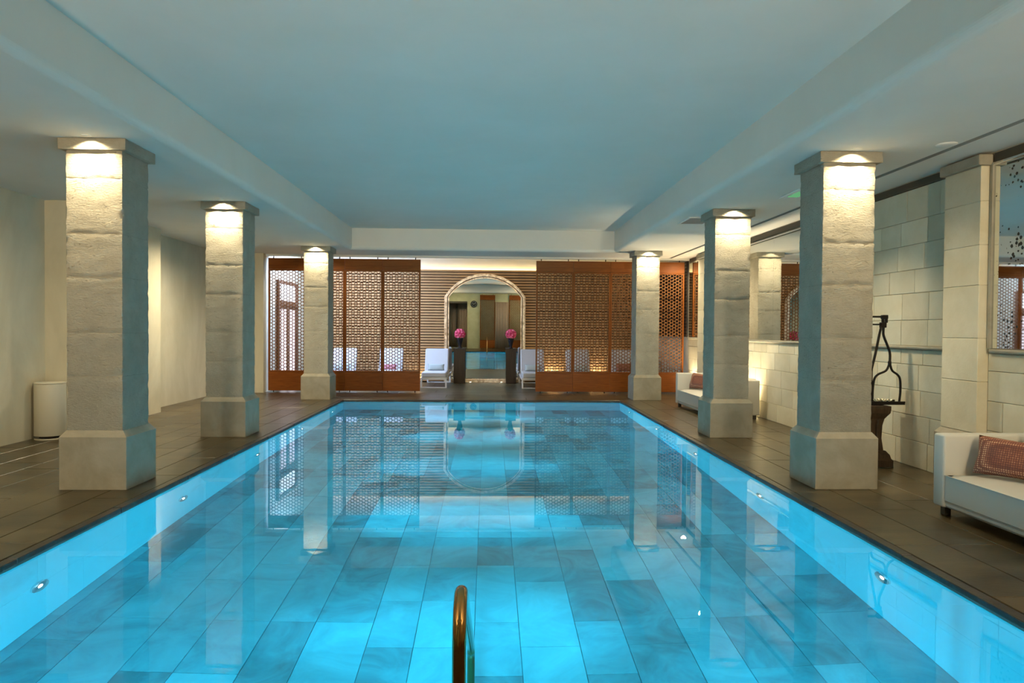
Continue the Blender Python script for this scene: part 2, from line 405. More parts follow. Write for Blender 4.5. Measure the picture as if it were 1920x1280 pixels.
# ------------------------------------------------------------------ handrail
def arc(c, r, a0, a1, k):
    return [(c[0], c[1] + r * math.cos(a0 + (a1 - a0) * i / k), c[2] + r * math.sin(a0 + (a1 - a0) * i / k)) for i in range(k + 1)]
sl = math.atan2(.80, 1.28)
pts = [(-.07, 1.74, .002), (-.07, 1.74, .3), (-.07, 1.74, .57)] + arc((-.07, 1.84, .625), .10, PI, PI / 2 - sl, 10)
pts += [(-.07, 2.3, .465), (-.07, 3.02, .03), (-.07, 3.08, -.02), (-.07, 3.10, -.10), (-.07, 3.10, -.6), (-.07, 3.10, PZ + .002)]
t = thing('handrail', 'polished bronze handrail rising from the pool in the foreground', 'handrail', (0, 0, 0))
MB().tube(pts, .0185, 20).build('rail', 'bronze', t)
MB().lathe([(.045, 0), (.045, .006), (.03, .012), (.019, .014)], -.07, 1.74).build('flange', 'bronze', t)
MB().lathe([(.045, PZ + .001), (.045, PZ + .008), (.019, PZ + .014)], -.07, 3.10).build('flange', 'bronze', t)

# ------------------------------------------------------------------ ceiling
TXL, TXR, TYN, TYF, TZ, RN = -2.875, 2.66, -.6, 14.32, 3.55, .075
b = MB()
def cb(x0, x1, y0, y1): b.box(x0, x1, y0, y1, H, H + .15)
LY, LZ = 15.62, 3.62
cb(-6.4, TXL - RN, YN - .3, LY)
cb(TXR + RN, 4.10, YN - .3, 15.5); cb(4.17, 5.0, YN - .3, 15.5); cb(TXR + RN, 5.0, 15.5, LY)
cb(TXL - RN, TXR + RN, TYF + RN, LY); b.box(-6.4, 5.0, LY - .12, LY, H + .15, LZ); b.box(-6.4, 5.0, LY - .12, YB + .3, LZ, LZ + .1); cb(TXL - RN, TXR + RN, YN - .3, TYN - RN)
b.box(4.09, 4.18, YN - .3, 15.6, H + .15, H + .2)
ceil = struct('ceiling', b, 'ceiling_paint', 'white painted ceiling with a raised tray over the pool', 'ceiling')
# tray: rounded lip, upright face and raised top, one continuous surface
prof = [(RN - RN * math.sin(a), H + RN - RN * math.cos(a)) for a in [PI / 2 * i / 8 for i in range(9)]] + [(0, TZ)]
rings = []
for (o_, z) in prof:
    rings.append([(TXL - o_, TYN - o_, z), (TXR + o_, TYN - o_, z), (TXR + o_, TYF + o_, z), (TXL - o_, TYF + o_, z)])
b = MB()
for i in range(len(rings) - 1):
    for k in range(4): b.add([rings[i][k], rings[i][(k + 1) % 4], rings[i + 1][(k + 1) % 4], rings[i + 1][k]], [(0, 1, 2, 3)], i < len(rings) - 2)
b.add(rings[-1], [(0, 1, 2, 3)])
tr = b.build('tray', 'ceiling_paint', ceil)
# slot shadow liner
MB().box(4.10, 4.105, YN, 15.5, H + .002, H + .148).box(4.165, 4.17, YN, 15.5, H + .002, H + .148).box(4.105, 4.165, YN, 15.5, H + .035, H + .148).build('slot_liner', 'slot_grey', ceil)

# ------------------------------------------------------------------ walls
def wall_poly(name, pts, m, label, thick=.3, z1=H):
    b = MB()
    for (xa, ya), (xb, yb) in zip(pts[:-1], pts[1:]):
        d = Vector((xb - xa, yb - ya, 0)).normalized(); nn = Vector((-d.y, d.x, 0)) * thick
        b.prism([(xa, ya), (xb, yb), (xb + nn.x, yb + nn.y), (xa + nn.x, ya + nn.y)], 0 - .01, z1 + .01)
    return struct(name, b, m, label, 'wall')
b = MB().prism([(-6.4, YN - .3), (-5.84, YN - .3), (-5.84, 9.12), (-5.56, 9.12), (-5.56, 11.68), (-5.90, 11.68), (-5.90, 15.22), (-5.0, 15.22), (-5.0, YB + .3), (-6.4, YB + .3)], -.01, LZ)
struct('wall_left', b, 'plaster', 'rough cream plaster wall stepping behind the left columns', 'wall')
SB = YB - .08
MB_ = MB().box(-5.0, 4.6, SB, YB + .3, -.01, 3.04)
wb = struct('wall_back', MB_, 'dark_backing', 'back wall clad in horizontal timber slats', 'wall')
sm = MB().box(-4.8, 4.8, -.035, 0, -.0265, .0265, .006).mesh('slat', 'slat_wood')
nsl = 41
for i in range(nsl):
    place('slat', sm, wb, (-.2, SB - .002, .055 + i * .0745))
# LED cove on top of the slats
MB().box(-4.95, 4.55, SB + .02, SB + .04, 3.041, 3.046).build('led_strip', 'led_warm', wb)
MB().box(-5.0, 4.6, YB, YB + .3, 3.04, LZ).build('upper_wall', 'ceiling_paint', wb)
# wall behind the viewer, seen in the arched mirror
b = MB().box(-5.84, -2.5, YN - .3, YN, -.01, H + .01).box(-1.2, 4.6, YN - .3, YN, -.01, H + .01).box(-2.5, -1.2, YN - .3, YN, 2.65, H + .01)
b.box(-2.6, -1.1, YN - 1.6, YN - 1.4, -.01, 2.9).box(-2.8, -2.5, YN - 1.6, YN - .3, -.01, 2.9).box(-1.2, -.9, YN - 1.6, YN - .3, -.01, 2.9).box(-2.8, -.9, YN - 1.6, YN - .3, 2.65, 2.9)
b.box(-2.8, -.9, YN - 1.6, YN - .3, -.2, -.01)
b.box(TXL - .3, TXR + .3, YN - .3, YN, H, TZ + .1)
struct('wall_near', b, 'plaster_green', 'olive plaster wall facing the arched mirror', 'wall')

# right wall ---------------------------------------------------------------
wr = struct('wall_right', MB().box(XWR + .006, XWR + .4, YN - .3, YB + .3, -.01, LZ), 'mortar', 'pale coursed stone wall along the right side', 'wall')
wc = {}
def blocks(y0, y1, zs, lens, x=XWR):
    for c_, (z0, z1) in enumerate(zip(zs[:-1], zs[1:])):
        y = y0 - random.uniform(0, .3)
        while y < y1 - .02:
            L = random.choice(lens); a, e = max(y, y0), min(y + L, y1)
            if y1 - e < .16: e = y1
            if e - a > .02:
                hy, hz = (e - a) / 2 - .0025, (z1 - z0) / 2 - .0025
                me = MB().box(-.004 - random.uniform(0, .003), .04, -hy, hy, -hz, hz, .003).mesh('stone_block', 'wall_stone')
                place('stone_block', me, wr, (x, (a + e) / 2, (z0 + z1) / 2))
            y = e
ZL = [0, .283, .555, .827, 1.102, 1.262]; ZU = [1.305, 1.584, 1.876, 2.13, 2.402, 2.664, 3.003]
LN = (.38, .46, .55, .64)
blocks(YN, 6.06, ZL, LN); blocks(6.55, 8.2, ZL, LN); blocks(8.7, 13.85, ZL, LN); blocks(14.4, 15.38, ZL, LN)
blocks(6.55, 8.2, ZU, LN); blocks(YN, 2.0, ZU, LN)
cl = struct('wall_lounge', MB().box(XWR - .03, XWR + .004, 15.46, SB - .04, 1.31, 3.05), 'dark_backing', 'dark timber cladding on the lounge side wall', 'wall')
cm_ = MB().box(-.02, 0, -1.5, 1.5, -.025, .025, .004).mesh('slat', 'pedestal_wood')
for i in range(23): place('slat', cm_, cl, (XWR - .03, 16.97, 1.35 + i * .0745))
# pilasters
for k, (ya, yb) in enumerate(((6.06, 6.55), (8.2, 8.7), (13.85, 14.4))):
    p = thing('stone_pilaster', ('stone pilaster between spotted mirror and bare stone wall', 'stone pilaster behind the front right column', 'stone pilaster beside the far end of the long wall mirror')[k], 'pilaster', (XWR, (ya + yb) / 2, 0), 0, 'pilasters on the right wall')
    hw = (yb - ya) / 2
    MB().box(-.10, -.002, -hw + .004, hw - .004, .02, 2.99).build('core', 'mortar', p)
    MB().box(-.145, -.009, -hw - .04, hw + .04, 0, .47).add([(-.145, -hw - .04, .47), (-.145, hw + .04, .47), (-.105, hw, .52), (-.105, -hw, .52), (-.009, -hw - .04, .47), (-.009, hw + .04, .47), (-.009, hw, .52), (-.009, -hw, .52)], [(0, 1, 2, 3), (0, 3, 7, 4), (1, 5, 6, 2), (3, 2, 6, 7)]).build('plinth', 'plinth_stone', p)
    zz = [.522, 1.0, 1.40, 1.89, 2.26, 2.66, 2.98]
    for z0, z1 in zip(zz[:-1], zz[1:]): MB().box(-.106, -.001, -hw, hw, z0 + .002, z1 - .002, .004).build('stone_block', 'wall_stone', p)
    MB().box(-.145, -.013, -hw - .03, hw + .03, 2.982, 3.08, .008).build('capital', 'plinth_stone', p)
# dark strips standing in for the shade of the gap, ledge mouldings
ti = 5
for (a, e) in ((YN, 6.02), (6.59, 8.16), (8.74, 13.8), (14.45, 15.36)):
    struct(f'trim_{ti}', MB().box(XWR - .012, XWR + .02, a, e, 3.005, 3.085), 'dark_strip', 'flat dark strip for the shadow gap between wall and ceiling', 'trim'); ti += 1
    pr = [(.0, 1.262), (-.022, 1.264), (-.032, 1.272), (-.036, 1.284), (-.034, 1.296), (-.026, 1.304), (0, 1.306)]
    vs = [(XWR + x, a, z) for x, z in pr] + [(XWR + x, e, z) for x, z in pr]; k_ = len(pr)
    struct(f'trim_{ti}', MB().add(vs, [(i, i + 1, i + 1 + k_, i + k_) for i in range(k_ - 1)] + [tuple(range(k_)), tuple(range(k_, 2 * k_))], True), 'plinth_stone', 'rounded stone ledge moulding on the right wall', 'trim'); ti += 1
# wall mirrors above the ledge
def wall_mirror(y0, y1, m, label, panes, frame):
    t = thing('wall_mirror', label, 'mirror', (XWR, (y0 + y1) / 2, 1.31))
    L = (y1 - y0); p = L / panes; h0 = -L / 2
    for i in range(panes): MB().box(-.014, -.002, h0 + i * p + .0015, h0 + (i + 1) * p - .0015, 0, 1.675, .002).build('pane', m, t)
    MB().box(-.002, .0, h0, -h0, 0, 1.68).build('backing', 'dark_backing', t)
    if frame:
        MB().box(-.03, 0, -h0 - .002, -h0 + .03, -.002, 1.69).build('frame_edge', 'plinth_stone', t)
        MB().box(-.03, -.014, h0, -h0, 1.665, 1.69, .004).build('top_trim', 'chrome', t)
    return t
wall_mirror(2.0, 6.02, 'antique_mirror', 'antique wall mirror speckled with dark spots above the front sofa', 3, True)
wall_mirror(8.75, 13.8, 'mirror_glass', 'long clear wall mirror above the far sofa', 5, False)
wall_mirror(14.45, 15.36, 'mirror_glass', 'narrow wall mirror beside the right lattice screen', 1, False)

# ------------------------------------------------------------------ stone columns
def rough_block(w_, d_, z0, z1, seed, step=.025, amp=.006):
    nx, ny, nz = [max(2, round(k / step)) for k in (w_, d_, z1 - z0)]
    vid = {}; vs = []; fs = []
    def pt(i, j, k):
        if (i, j, k) in vid: return vid[i, j, k]
        p = Vector((-w_ / 2 + w_ * i / nx, -d_ / 2 + d_ * j / ny, z0 + (z1 - z0) * k / nz))
        nn = Vector(((i == nx) - (i == 0), (j == ny) - (j == 0), 0.0))
        ne = (i in (0, nx)) + (j in (0, ny)); nz_ = (k in (0, nz))
        q = p * 9 + Vector((seed * 3.1, seed * 1.7, seed * 5.3))
        dsp = amp * .45 * noise.noise(q) + amp * .6 * noise.noise(q * 3.1)
        if nn.length: nn.normalize()
        if ne == 2 or (ne == 1 and nz_): dsp -= .003 + .014 * max(0, noise.noise(q * 1.9 + Vector((9, 4, 2))))
        p = p + nn * dsp
        if k == 0: p.z += .002
        if k == nz: p.z -= .002
        vid[i, j, k] = len(vs); vs.append(p); return vid[i, j, k]
    for a in range(nx):
        for c_ in range(nz):
            for j in (0, ny): fs.append([pt(a, j, c_), pt(a + 1, j, c_), pt(a + 1, j, c_ + 1), pt(a, j, c_ + 1)])
    for a in range(ny):
        for c_ in range(nz):
            for i in (0, nx): fs.append([pt(i, a, c_), pt(i, a + 1, c_), pt(i, a + 1, c_ + 1), pt(i, a, c_ + 1)])
    for a in range(nx):
        for c_ in range(ny):
            for k in (0, nz): fs.append([pt(a, c_, k), pt(a + 1, c_, k), pt(a + 1, c_ + 1, k), pt(a, c_ + 1, k)])
    mb = MB().add(vs, fs, True); return mb.mesh('stone_block', 'column_stone')
ZC = [.50, 1.005, 1.39, 1.885, 2.268, 2.758, 3.0]
bmesh_blocks = [rough_block(.488, .464, z0, z1, i * 7.3 + 1) for i, (z0, z1) in enumerate(zip(ZC[:-1], ZC[1:]))]
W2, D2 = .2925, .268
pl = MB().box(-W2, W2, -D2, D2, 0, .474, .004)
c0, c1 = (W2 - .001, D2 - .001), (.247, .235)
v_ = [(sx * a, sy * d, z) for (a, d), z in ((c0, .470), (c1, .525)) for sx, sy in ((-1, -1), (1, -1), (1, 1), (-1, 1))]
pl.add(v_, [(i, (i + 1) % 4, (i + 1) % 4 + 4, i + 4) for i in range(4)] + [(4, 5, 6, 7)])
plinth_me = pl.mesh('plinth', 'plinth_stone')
cap_me = rough_block(.584, .541, 3.0, 3.1, 55, .03, .003); cap_me.name = 'capital'
core_me = MB().box(-.236, .236, -.224, .224, .3, 3.05).mesh('core', 'mortar')
for x in COLX:
    for i, y in enumerate(COLY[x]):
        nm = 'left' if x < 0 else 'right'; od = ('front', 'middle', 'far')[i]
        c_ = thing('stone_column', f'{od} square stone column on the {nm} side of the pool', 'column', (x, y + .268, 0), 0, 'square stone columns lining the pool')
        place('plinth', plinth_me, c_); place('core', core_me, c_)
        r_ = PI if (i + (x > 0)) % 2 else 0
        for me in bmesh_blocks: place('stone_block', me, c_, (0, 0, 0), (0, 0, r_))
        place('capital', cap_me, c_, (0, 0, -.001), (0, 0, r_))
        # recessed spot just in front of the capital
        ly = y - .078
        d = thing('ceiling_spotlight', f'small recessed spotlight in front of the {od} {nm} column', 'spotlight', (x, ly, H), 0, 'spotlights grazing the columns')
        MB().lathe([(.026, 0), (.040, 0), (.040, -.004), (.026, -.008)][::-1], seg=24).build('trim_ring', 'white_plastic', d)
        MB().lathe([(0, -.006), (.026, -.006), (.026, -.001), (0, -.001)], seg=20).build('lens', 'lamp_warm', d)
        lamp('spot_beam', 'SPOT', (x, ly, H - .014), P_SPOT, WARM, (0, .22, -1), spot_size=math.radians(138), spot_blend=1.0, shadow_soft_size=.012)

# ------------------------------------------------------------------ lattice screens
PW, PZ0, PZ1 = .8525, .035, 3.015
OZ0, OZ1, ST = .49, 2.735, .038
def lattice_mesh(w_, z0, z1, name='lattice'):
    cs, vp, bw, dp = .0635, .0735, .0072, .009
    R = vp / math.sqrt(3); edges = {}
    hx = w_ / 2; nc = int(w_ / cs) + 3; nr = int((z1 - z0) / vp) + 3
    sx = cs / (1.5 * R)
    for i in range(-1, nc):
        for j in range(-1, nr):
            cx = -hx + i * cs + .02; cz = z0 + j * vp + (vp / 2 if i % 2 else 0)
            P = [(cx + R * sx * math.cos(PI / 3 * k), cz + R * math.sin(PI / 3 * k)) for k in range(6)]
            for k in range(6):
                a, c_ = P[k], P[(k + 1) % 6]; key = tuple(sorted(((round(a[0], 3), round(a[1], 3)), (round(c_[0], 3), round(c_[1], 3)))))
                edges[key] = (a, c_)
    b = MB()
    ins = lambda p: -hx <= p[0] <= hx and z0 <= p[1] <= z1
    for a, c_ in edges.values():
        if not (ins(a) or ins(c_)): continue
        def clip(p, q):
            if ins(p): return p
            t = 1.0
            for k, lo, hi in ((0, -hx, hx), (1, z0, z1)):
                d = p[k] - q[k]
                if p[k] < lo: t = min(t, (lo - q[k]) / d)
                if p[k] > hi: t = min(t, (hi - q[k]) / d)
            return (q[0] + (p[0] - q[0]) * t, q[1] + (p[1] - q[1]) * t)
        a2, c2 = clip(a, c_), clip(c_, a)
        dx, dz = c2[0] - a2[0], c2[1] - a2[1]; L = math.hypot(dx, dz)
        if L < .002: continue
        ux, uz = dx / L, dz / L; nx_, nz_ = -uz * bw, ux * bw
        e = bw * .55; a2 = (a2[0] - ux * e, a2[1] - uz * e); c2 = (c2[0] + ux * e, c2[1] + uz * e)
        vs = [(a2[0] + nx_, y, a2[1] + nz_) for y in (-dp, dp)] + [(a2[0] - nx_, y, a2[1] - nz_) for y in (-dp, dp)] + [(c2[0] + nx_, y, c2[1] + nz_) for y in (-dp, dp)] + [(c2[0] - nx_, y, c2[1] - nz_) for y in (-dp, dp)]
        b.add(vs, [(0, 2, 6, 4), (1, 5, 7, 3), (0, 4, 5, 1), (2, 3, 7, 6)])
    return b.mesh(name, 'lattice_wood')
lat_me = lattice_mesh(PW - 2 * ST, OZ0, OZ1)
h_ = PW / 2 - .002; dq = .024
me_st = MB().box(-ST / 2, ST / 2 - .002, -dq, dq, OZ0, OZ1, .003).mesh('stile', 'screen_wood_upright')
me_top = MB().box(-h_, h_, -dq, dq, 2.765, PZ1, .003).box(-h_, h_, -dq - .003, dq + .003, OZ1, 2.762, .003).mesh('top_rail', 'screen_wood')
me_bot = MB().box(-h_, h_, -dq, dq, PZ0, OZ0 - .028, .003).box(-h_, h_, -dq - .003, dq + .003, OZ0 - .026, OZ0, .003).mesh('kick_panel', 'screen_wood')
me_pin = MB().lathe([(.011, 0), (.011, 1)], seg=12).mesh('pivot_pin', 'black_metal')
def screen(xc, y, rz, label, group):
    t = thing('lattice_screen', label, 'screen', (xc, y, 0), rz, group)
    place('lattice', lat_me, t)['kind'] = 'stuff'
    place('stile', me_st, t, (-h_ + ST / 2, 0, 0)); place('stile', me_st, t, (h_ - ST / 2 + .002, 0, 0))
    tr_ = place('top_rail', me_top, t); kp_ = place('kick_panel', me_bot, t)
    for px in (-.31, .31):
        for z0, z1 in ((0, PZ0 + .004), (PZ1 - .004, 3.062)):
            o = place('pivot_pin', me_pin, kp_ if z0 == 0 else tr_, (px, 0, z0)); o.scale = (1, 1, z1 - z0)
    return t
SY = 15.42
struct('trim_31', MB().box(-5.0, 4.6, SY - .05, SY + .05, 3.06, H + .01), 'ceiling_paint', 'white head track above the honeycomb screens', 'trim')
OD = ('first', 'second', 'third', 'fourth')
for i in range(4):
    screen(-4.955 + PW * (i + .5), SY, 0, f'{OD[i]} honeycomb timber screen from the left plaster wall', 'honeycomb screens left of the gap')
    screen(1.078 + PW * (i + .5), SY, 0, f'{OD[i]} honeycomb timber screen right of the central gap', 'honeycomb screens right of the gap')

# ------------------------------------------------------------------ arched mirror
AX, AY = -.10, SB - .034
def arch_path(hw, spring, rise, z0, k=28):
    R = (hw * hw + rise * rise) / (2 * rise); cz = spring + rise - R; a0 = math.asin(hw / R)
    return [(-hw, z0)] + [(R * math.sin(-a0 + 2 * a0 * i / k), cz + R * math.cos(-a0 + 2 * a0 * i / k)) for i in range(k + 1)] + [(hw, z0)]
am = thing('arched_mirror', 'tall arched mirror in a weathered gilt frame on the slatted wall', 'mirror', (AX, AY, 0)); am.rotation_euler = (.0091, 0, 0)
inner = arch_path(.985, 2.32, .515, .10)
b = MB(); k_ = len(inner)
b.add([(x, -.030, z) for x, z in inner] + [(x, -.012, z) for x, z in inner], [tuple(range(k_)), tuple(range(k_, 2 * k_))[::-1]] + [(i, (i + 1) % k_, (i + 1) % k_ + k_, i + k_) for i in range(k_)])
gl = b.build('glass', 'mirror_glass', am)
def frame_band(o0, o1, y0, y1, name, m='gilt'):
    pa, pb = arch_path(.975 + o0, 2.32, .51 + o0, .02), arch_path(.975 + o1, 2.32, .51 + o1, .02)
    b = MB(); n_ = len(pa)
    vs = [(x, y0, z) for x, z in pa] + [(x, y0, z) for x, z in pb] + [(x, y1, z) for x, z in pa] + [(x, y1, z) for x, z in pb]
    fs = []
    for i in range(n_ - 1):
        fs += [(i, i + 1, n_ + i + 1, n_ + i), (2 * n_ + i, 3 * n_ + i, 3 * n_ + i + 1, 2 * n_ + i + 1), (i, 2 * n_ + i, 2 * n_ + i + 1, i + 1), (n_ + i, n_ + i + 1, 3 * n_ + i + 1, 3 * n_ + i)]
    for e in (0, n_ - 1): fs.append((e, n_ + e, 3 * n_ + e, 2 * n_ + e))
    b.add(vs, fs); return b.build(name, m, am)
frame_band(0, .030, -.062, -.008, 'inner_moulding'); frame_band(.034, .050, -.048, -.008, 'dark_fillet', 'pedestal_wood')
frame_band(.052, .098, -.085, -.008, 'main_moulding'); frame_band(.100, .127, -.058, -.008, 'outer_moulding')
MB().box(-1.09, 1.09, -.10, -.008, .0, .045, .008).box(-1.0, 1.0, -.075, -.008, .045, .105, .01).build('base_moulding', 'gilt', am)

# ------------------------------------------------------------------ pedestals, vases, flowers
ico = bmesh.new(); bmesh.ops.create_icosphere(ico, subdivisions=2, radius=1.0); ICO = [v.co.copy() for v in ico.verts]; ico.free()
for nm, x0, x1 in (('left', -.921, -.622), ('right', .476, .747)):
    xc = (x0 + x1) / 2; hw = (x1 - x0) / 2
    p = thing('pedestal', f'dark timber pedestal left of the arched mirror' if nm == 'left' else 'dark timber pedestal right of the arched mirror', 'pedestal', (xc, 18.235, 0), 0, 'pedestals before the mirror')
    MB().box(-hw, hw, -.13, .13, 0, .915, .006).build('shaft', 'pedestal_wood', p); MB().box(-hw - .006, hw + .006, -.136, .136, .915, .932, .003).build('top', 'carved_wood', p)
    v = tag(MB().lathe([(.0, 0), (.058, 0), (.060, .012), (.032, .030), (.030, .045), (.046, .11), (.066, .20), (.078, .262), (.074, .266), (.060, .20), (.0, .19)], seg=32).build('vase', 'black_vase', None, (xc, 18.235, .932)), f'black trumpet vase on the {nm} pedestal', 'vase', 'black vases on the pedestals')
    b = MB()
    for c_ in ICO:
        d = c_.normalized()
        if d.z < -.55: continue
        u_ = d.orthogonal().normalized(); w_ = d.cross(u_); rr = .118 + random.uniform(-.01, .012); ph = random.uniform(0, PI)
        for q in range(5):
            a = ph + q * 2 * PI / 5; e = u_ * math.cos(a) + w_ * math.sin(a); f_ = d.cross(e)
            base = d * (rr - .03); mid = d * (rr + .012) + e * .022; tip = d * (rr + .020) + e * .040
            b.add([base, mid + f_ * .017, tip + f_ * .010, tip - f_ * .010, mid - f_ * .017], [(0, 1, 4), (1, 2, 3, 4)], True)
    fl = thing('flower_bouquet', f'round pink flower bouquet in the {nm} black vase', 'bouquet', (xc, 18.235, 1.315), 0, 'pink bouquets')
    b.build('petals', 'petal_pink', fl)['kind'] = 'stuff'
    MB().lathe([(.0, -.09), (.05, -.085), (.085, -.05), (.10, 0), (.085, .06), (.04, .095), (0, .10)], seg=20).build('flower_core', 'petal_pink', fl)
    MB().tube([(0, 0, -.18), (0, 0, -.06)], .03, 10).build('stems', 'leaf_green', fl)

# ------------------------------------------------------------------ sun loungers
def pillow_mesh(w_, h2, t_, m, name='pillow', k=14):
    b = MB(); vs = []; fs = []
    for s_ in (-1, 1):
        for i in range(k + 1):
            for j in range(k + 1):
                u_, v2 = -1 + 2 * i / k, -1 + 2 * j / k
                th = t_ / 2 * ((1 - u_ ** 4) * (1 - v2 ** 4)) ** .5
                pin = 1 - .06 * (1 - abs(v2)) * abs(u_) ** 3; pin2 = 1 - .10 * (1 - abs(u_)) * abs(v2) ** 3
                vs.append((u_ * w_ / 2 * pin, s_ * th, v2 * h2 / 2 * pin2))
    n1 = (k + 1) ** 2
    for s_ in (0, 1):
        for i in range(k):
            for j in range(k):
                a = s_ * n1 + i * (k + 1) + j; fs.append((a, a + 1, a + k + 2, a + k + 1))
    mb = b.add(vs, fs, True); me = mb.mesh(name, m)
    bm = bmesh.new(); bm.from_mesh(me); bmesh.ops.remove_doubles(bm, verts=bm.verts, dist=1e-4); bmesh.ops.recalc_face_normals(bm, faces=bm.faces); bm.to_mesh(me); bm.free()
    return me
LM = {}
HY, BA = .95, math.radians(66)     # hinge position from the foot, back angle
def back_box(x0, x1, l0, l1, t0, t1, c):
    b = MB().box(x0, x1, l0, l1, t0, t1, c); return b.xf(Matrix.Translation((0, HY, .30)) @ Matrix.Rotation(BA, 4, 'X'))
LM['frame'] = MB().box(-.32, -.28, 0, 1.75, .20, .26, .004).box(.28, .32, 0, 1.75, .20, .26, .004).box(-.28, .28, 0, .04, .20, .26, .004).box(-.28, .28, 1.71, 1.75, .20, .26, .004).box(-.28, .28, .9, .94, .20, .25).mesh('frame', 'lounger_frame')
LM['leg'] = MB().box(-.02, .02, -.02, .02, 0, .20, .003).mesh('leg', 'lounger_frame')
LM['sledge'] = MB().box(-.30, .30, -.015, .015, 0, .022, .003).mesh('foot_bar', 'lounger_frame')
LM['arm'] = MB().box(-.012, .012, .35, 1.25, .262, .30, .003).mesh('side_rail', 'lounger_frame')
LM['seat'] = MB().box(-.30, .30, -.01, .99, .262, .385, .02).mesh('seat_cushion', 'lounger_white')
LM['back'] = back_box(-.305, .305, .02, .66, -.02, .10, .025).mesh('backrest', 'lounger_white')
LM['prop'] = MB().tube([(0, 1.16, .72), (0, 1.45, .25)], .01, 8).mesh('back_prop', 'lounger_frame')
PIL = {'silver': pillow_mesh(.42, .17, .12, 'pillow_silver'), 'rust': pillow_mesh(.40, .22, .12, 'pillow_rust'), 'rose': pillow_mesh(.36, .15, .10, 'pillow_rose')}
spec = [(-3.72, 16.62, 'silver', 'white sun lounger behind the second left screen', 'silver bolster on the lounger nearest the glazed door'),
        (-2.52, 16.62, 'rose', 'white sun lounger behind the third and fourth left screens', 'rose bolster on the lounger behind the left screens'),
        (-1.335, 16.62, 'silver', 'white sun lounger standing in the gap left of the left pedestal', 'silver bolster on the lounger beside the left pedestal'),
        (1.145, 16.55, 'silver', 'white sun lounger half hidden right of the right pedestal', 'silver bolster on the lounger beside the right pedestal'),
        (2.34, 16.6, 'silver', 'white sun lounger behind the second right screen', 'silver bolster on the lounger behind the second right screen'),
        (3.50, 16.6, 'rust', 'white sun lounger behind the far right column', 'rust bolster on the lounger behind the far right column')]
for x, y, pc, lab, plab in spec:
    t = thing('sun_lounger', lab, 'sun lounger', (x, y, 0), 0, 'white sun loungers along the slatted wall')
    place('frame', LM['frame'], t); place('seat_cushion', LM['seat'], t); place('backrest', LM['back'], t); 
    for sx in (-.2, .2): place('back_prop', LM['prop'], t, (sx, 0, 0))
    for sx in (-.30, .30):
        place('side_rail', LM['arm'], t, (sx * 1.06, 0, 0))
        for sy in (.02, 1.73): place('leg', LM['leg'], t, (sx, sy, 0))
    place('foot_bar', LM['sledge'], t, (0, .02, 0)); place('foot_bar', LM['sledge'], t, (0, 1.73, 0))
    o = place('pillow', PIL[pc], None, (x, y + .745, .392 + (.10 if pc == 'rust' else .078)), (-.25, 0, 0)); tag(o, plab, 'pillow', 'bolsters on the sun loungers')

# ------------------------------------------------------------------ glazed door behind the left screens
dr = tag(place('door_1', None, None, (-5.0, 16.9, 0)), 'brown framed glazed door with transom window in daylight', 'door', kind='structure')
dw = .70
MB().box(0, .07, -dw - .09, -dw, 0, 2.58).box(0, .07, dw, dw + .09, 0, 2.58).box(0, .07, -dw, dw, 2.50, 2.58).box(0, .07, -dw, dw, 1.98, 2.10).build('frame', 'door_wood', dr)
MB().box(.01, .03, -dw, dw, 2.10, 2.50).build('transom_pane', 'daylight', dr)
for s_ in (-1, 1):
    lf = MB().box(.01, .055, min(0, s_ * dw), max(0, s_ * dw), .02, .12).box(.01, .055, min(0, s_ * dw), max(0, s_ * dw), 1.90, 1.98).box(.01, .055, min(0, s_ * .07), max(0, s_ * .07), .12, 1.90).box(.01, .055, min(s_ * (dw - .06), s_ * dw), max(s_ * (dw - .06), s_ * dw), .12, 1.90).build('door_leaf', 'door_wood', dr)
    MB().box(.02, .03, min(s_ * .07, s_ * (dw - .06)), max(s_ * .07, s_ * (dw - .06)), .12, 1.90).build('pane', 'daylight_rose', lf)
MB().tube([(.055, .03, 1.02), (.10, .03, 1.02), (.10, .15, 1.02)], .009, 10).build('handle', 'chrome', dr)

wd = tag(place('fill_panel_1', None, None, (-3.6, 16.52, LZ)), 'added fill panel in the raised ceiling over the left loungers', 'window', kind='structure')  # unseen glowing panel added to brighten the left lounge with bluish light
MB().box(-1.3, 1.3, -.75, .75, -.012, -.002).build('pane', 'fill_panel', wd)
for x in (-1.3, -.43, .43, 1.3): MB().box(x - .03, x + .03, -.78, .78, -.03, 0).build('panel_bar', 'white_plastic', wd)
for y in (-.75, .75): MB().box(-1.33, 1.33, y - .03, y + .03, -.028, 0).build('panel_bar', 'white_plastic', wd)
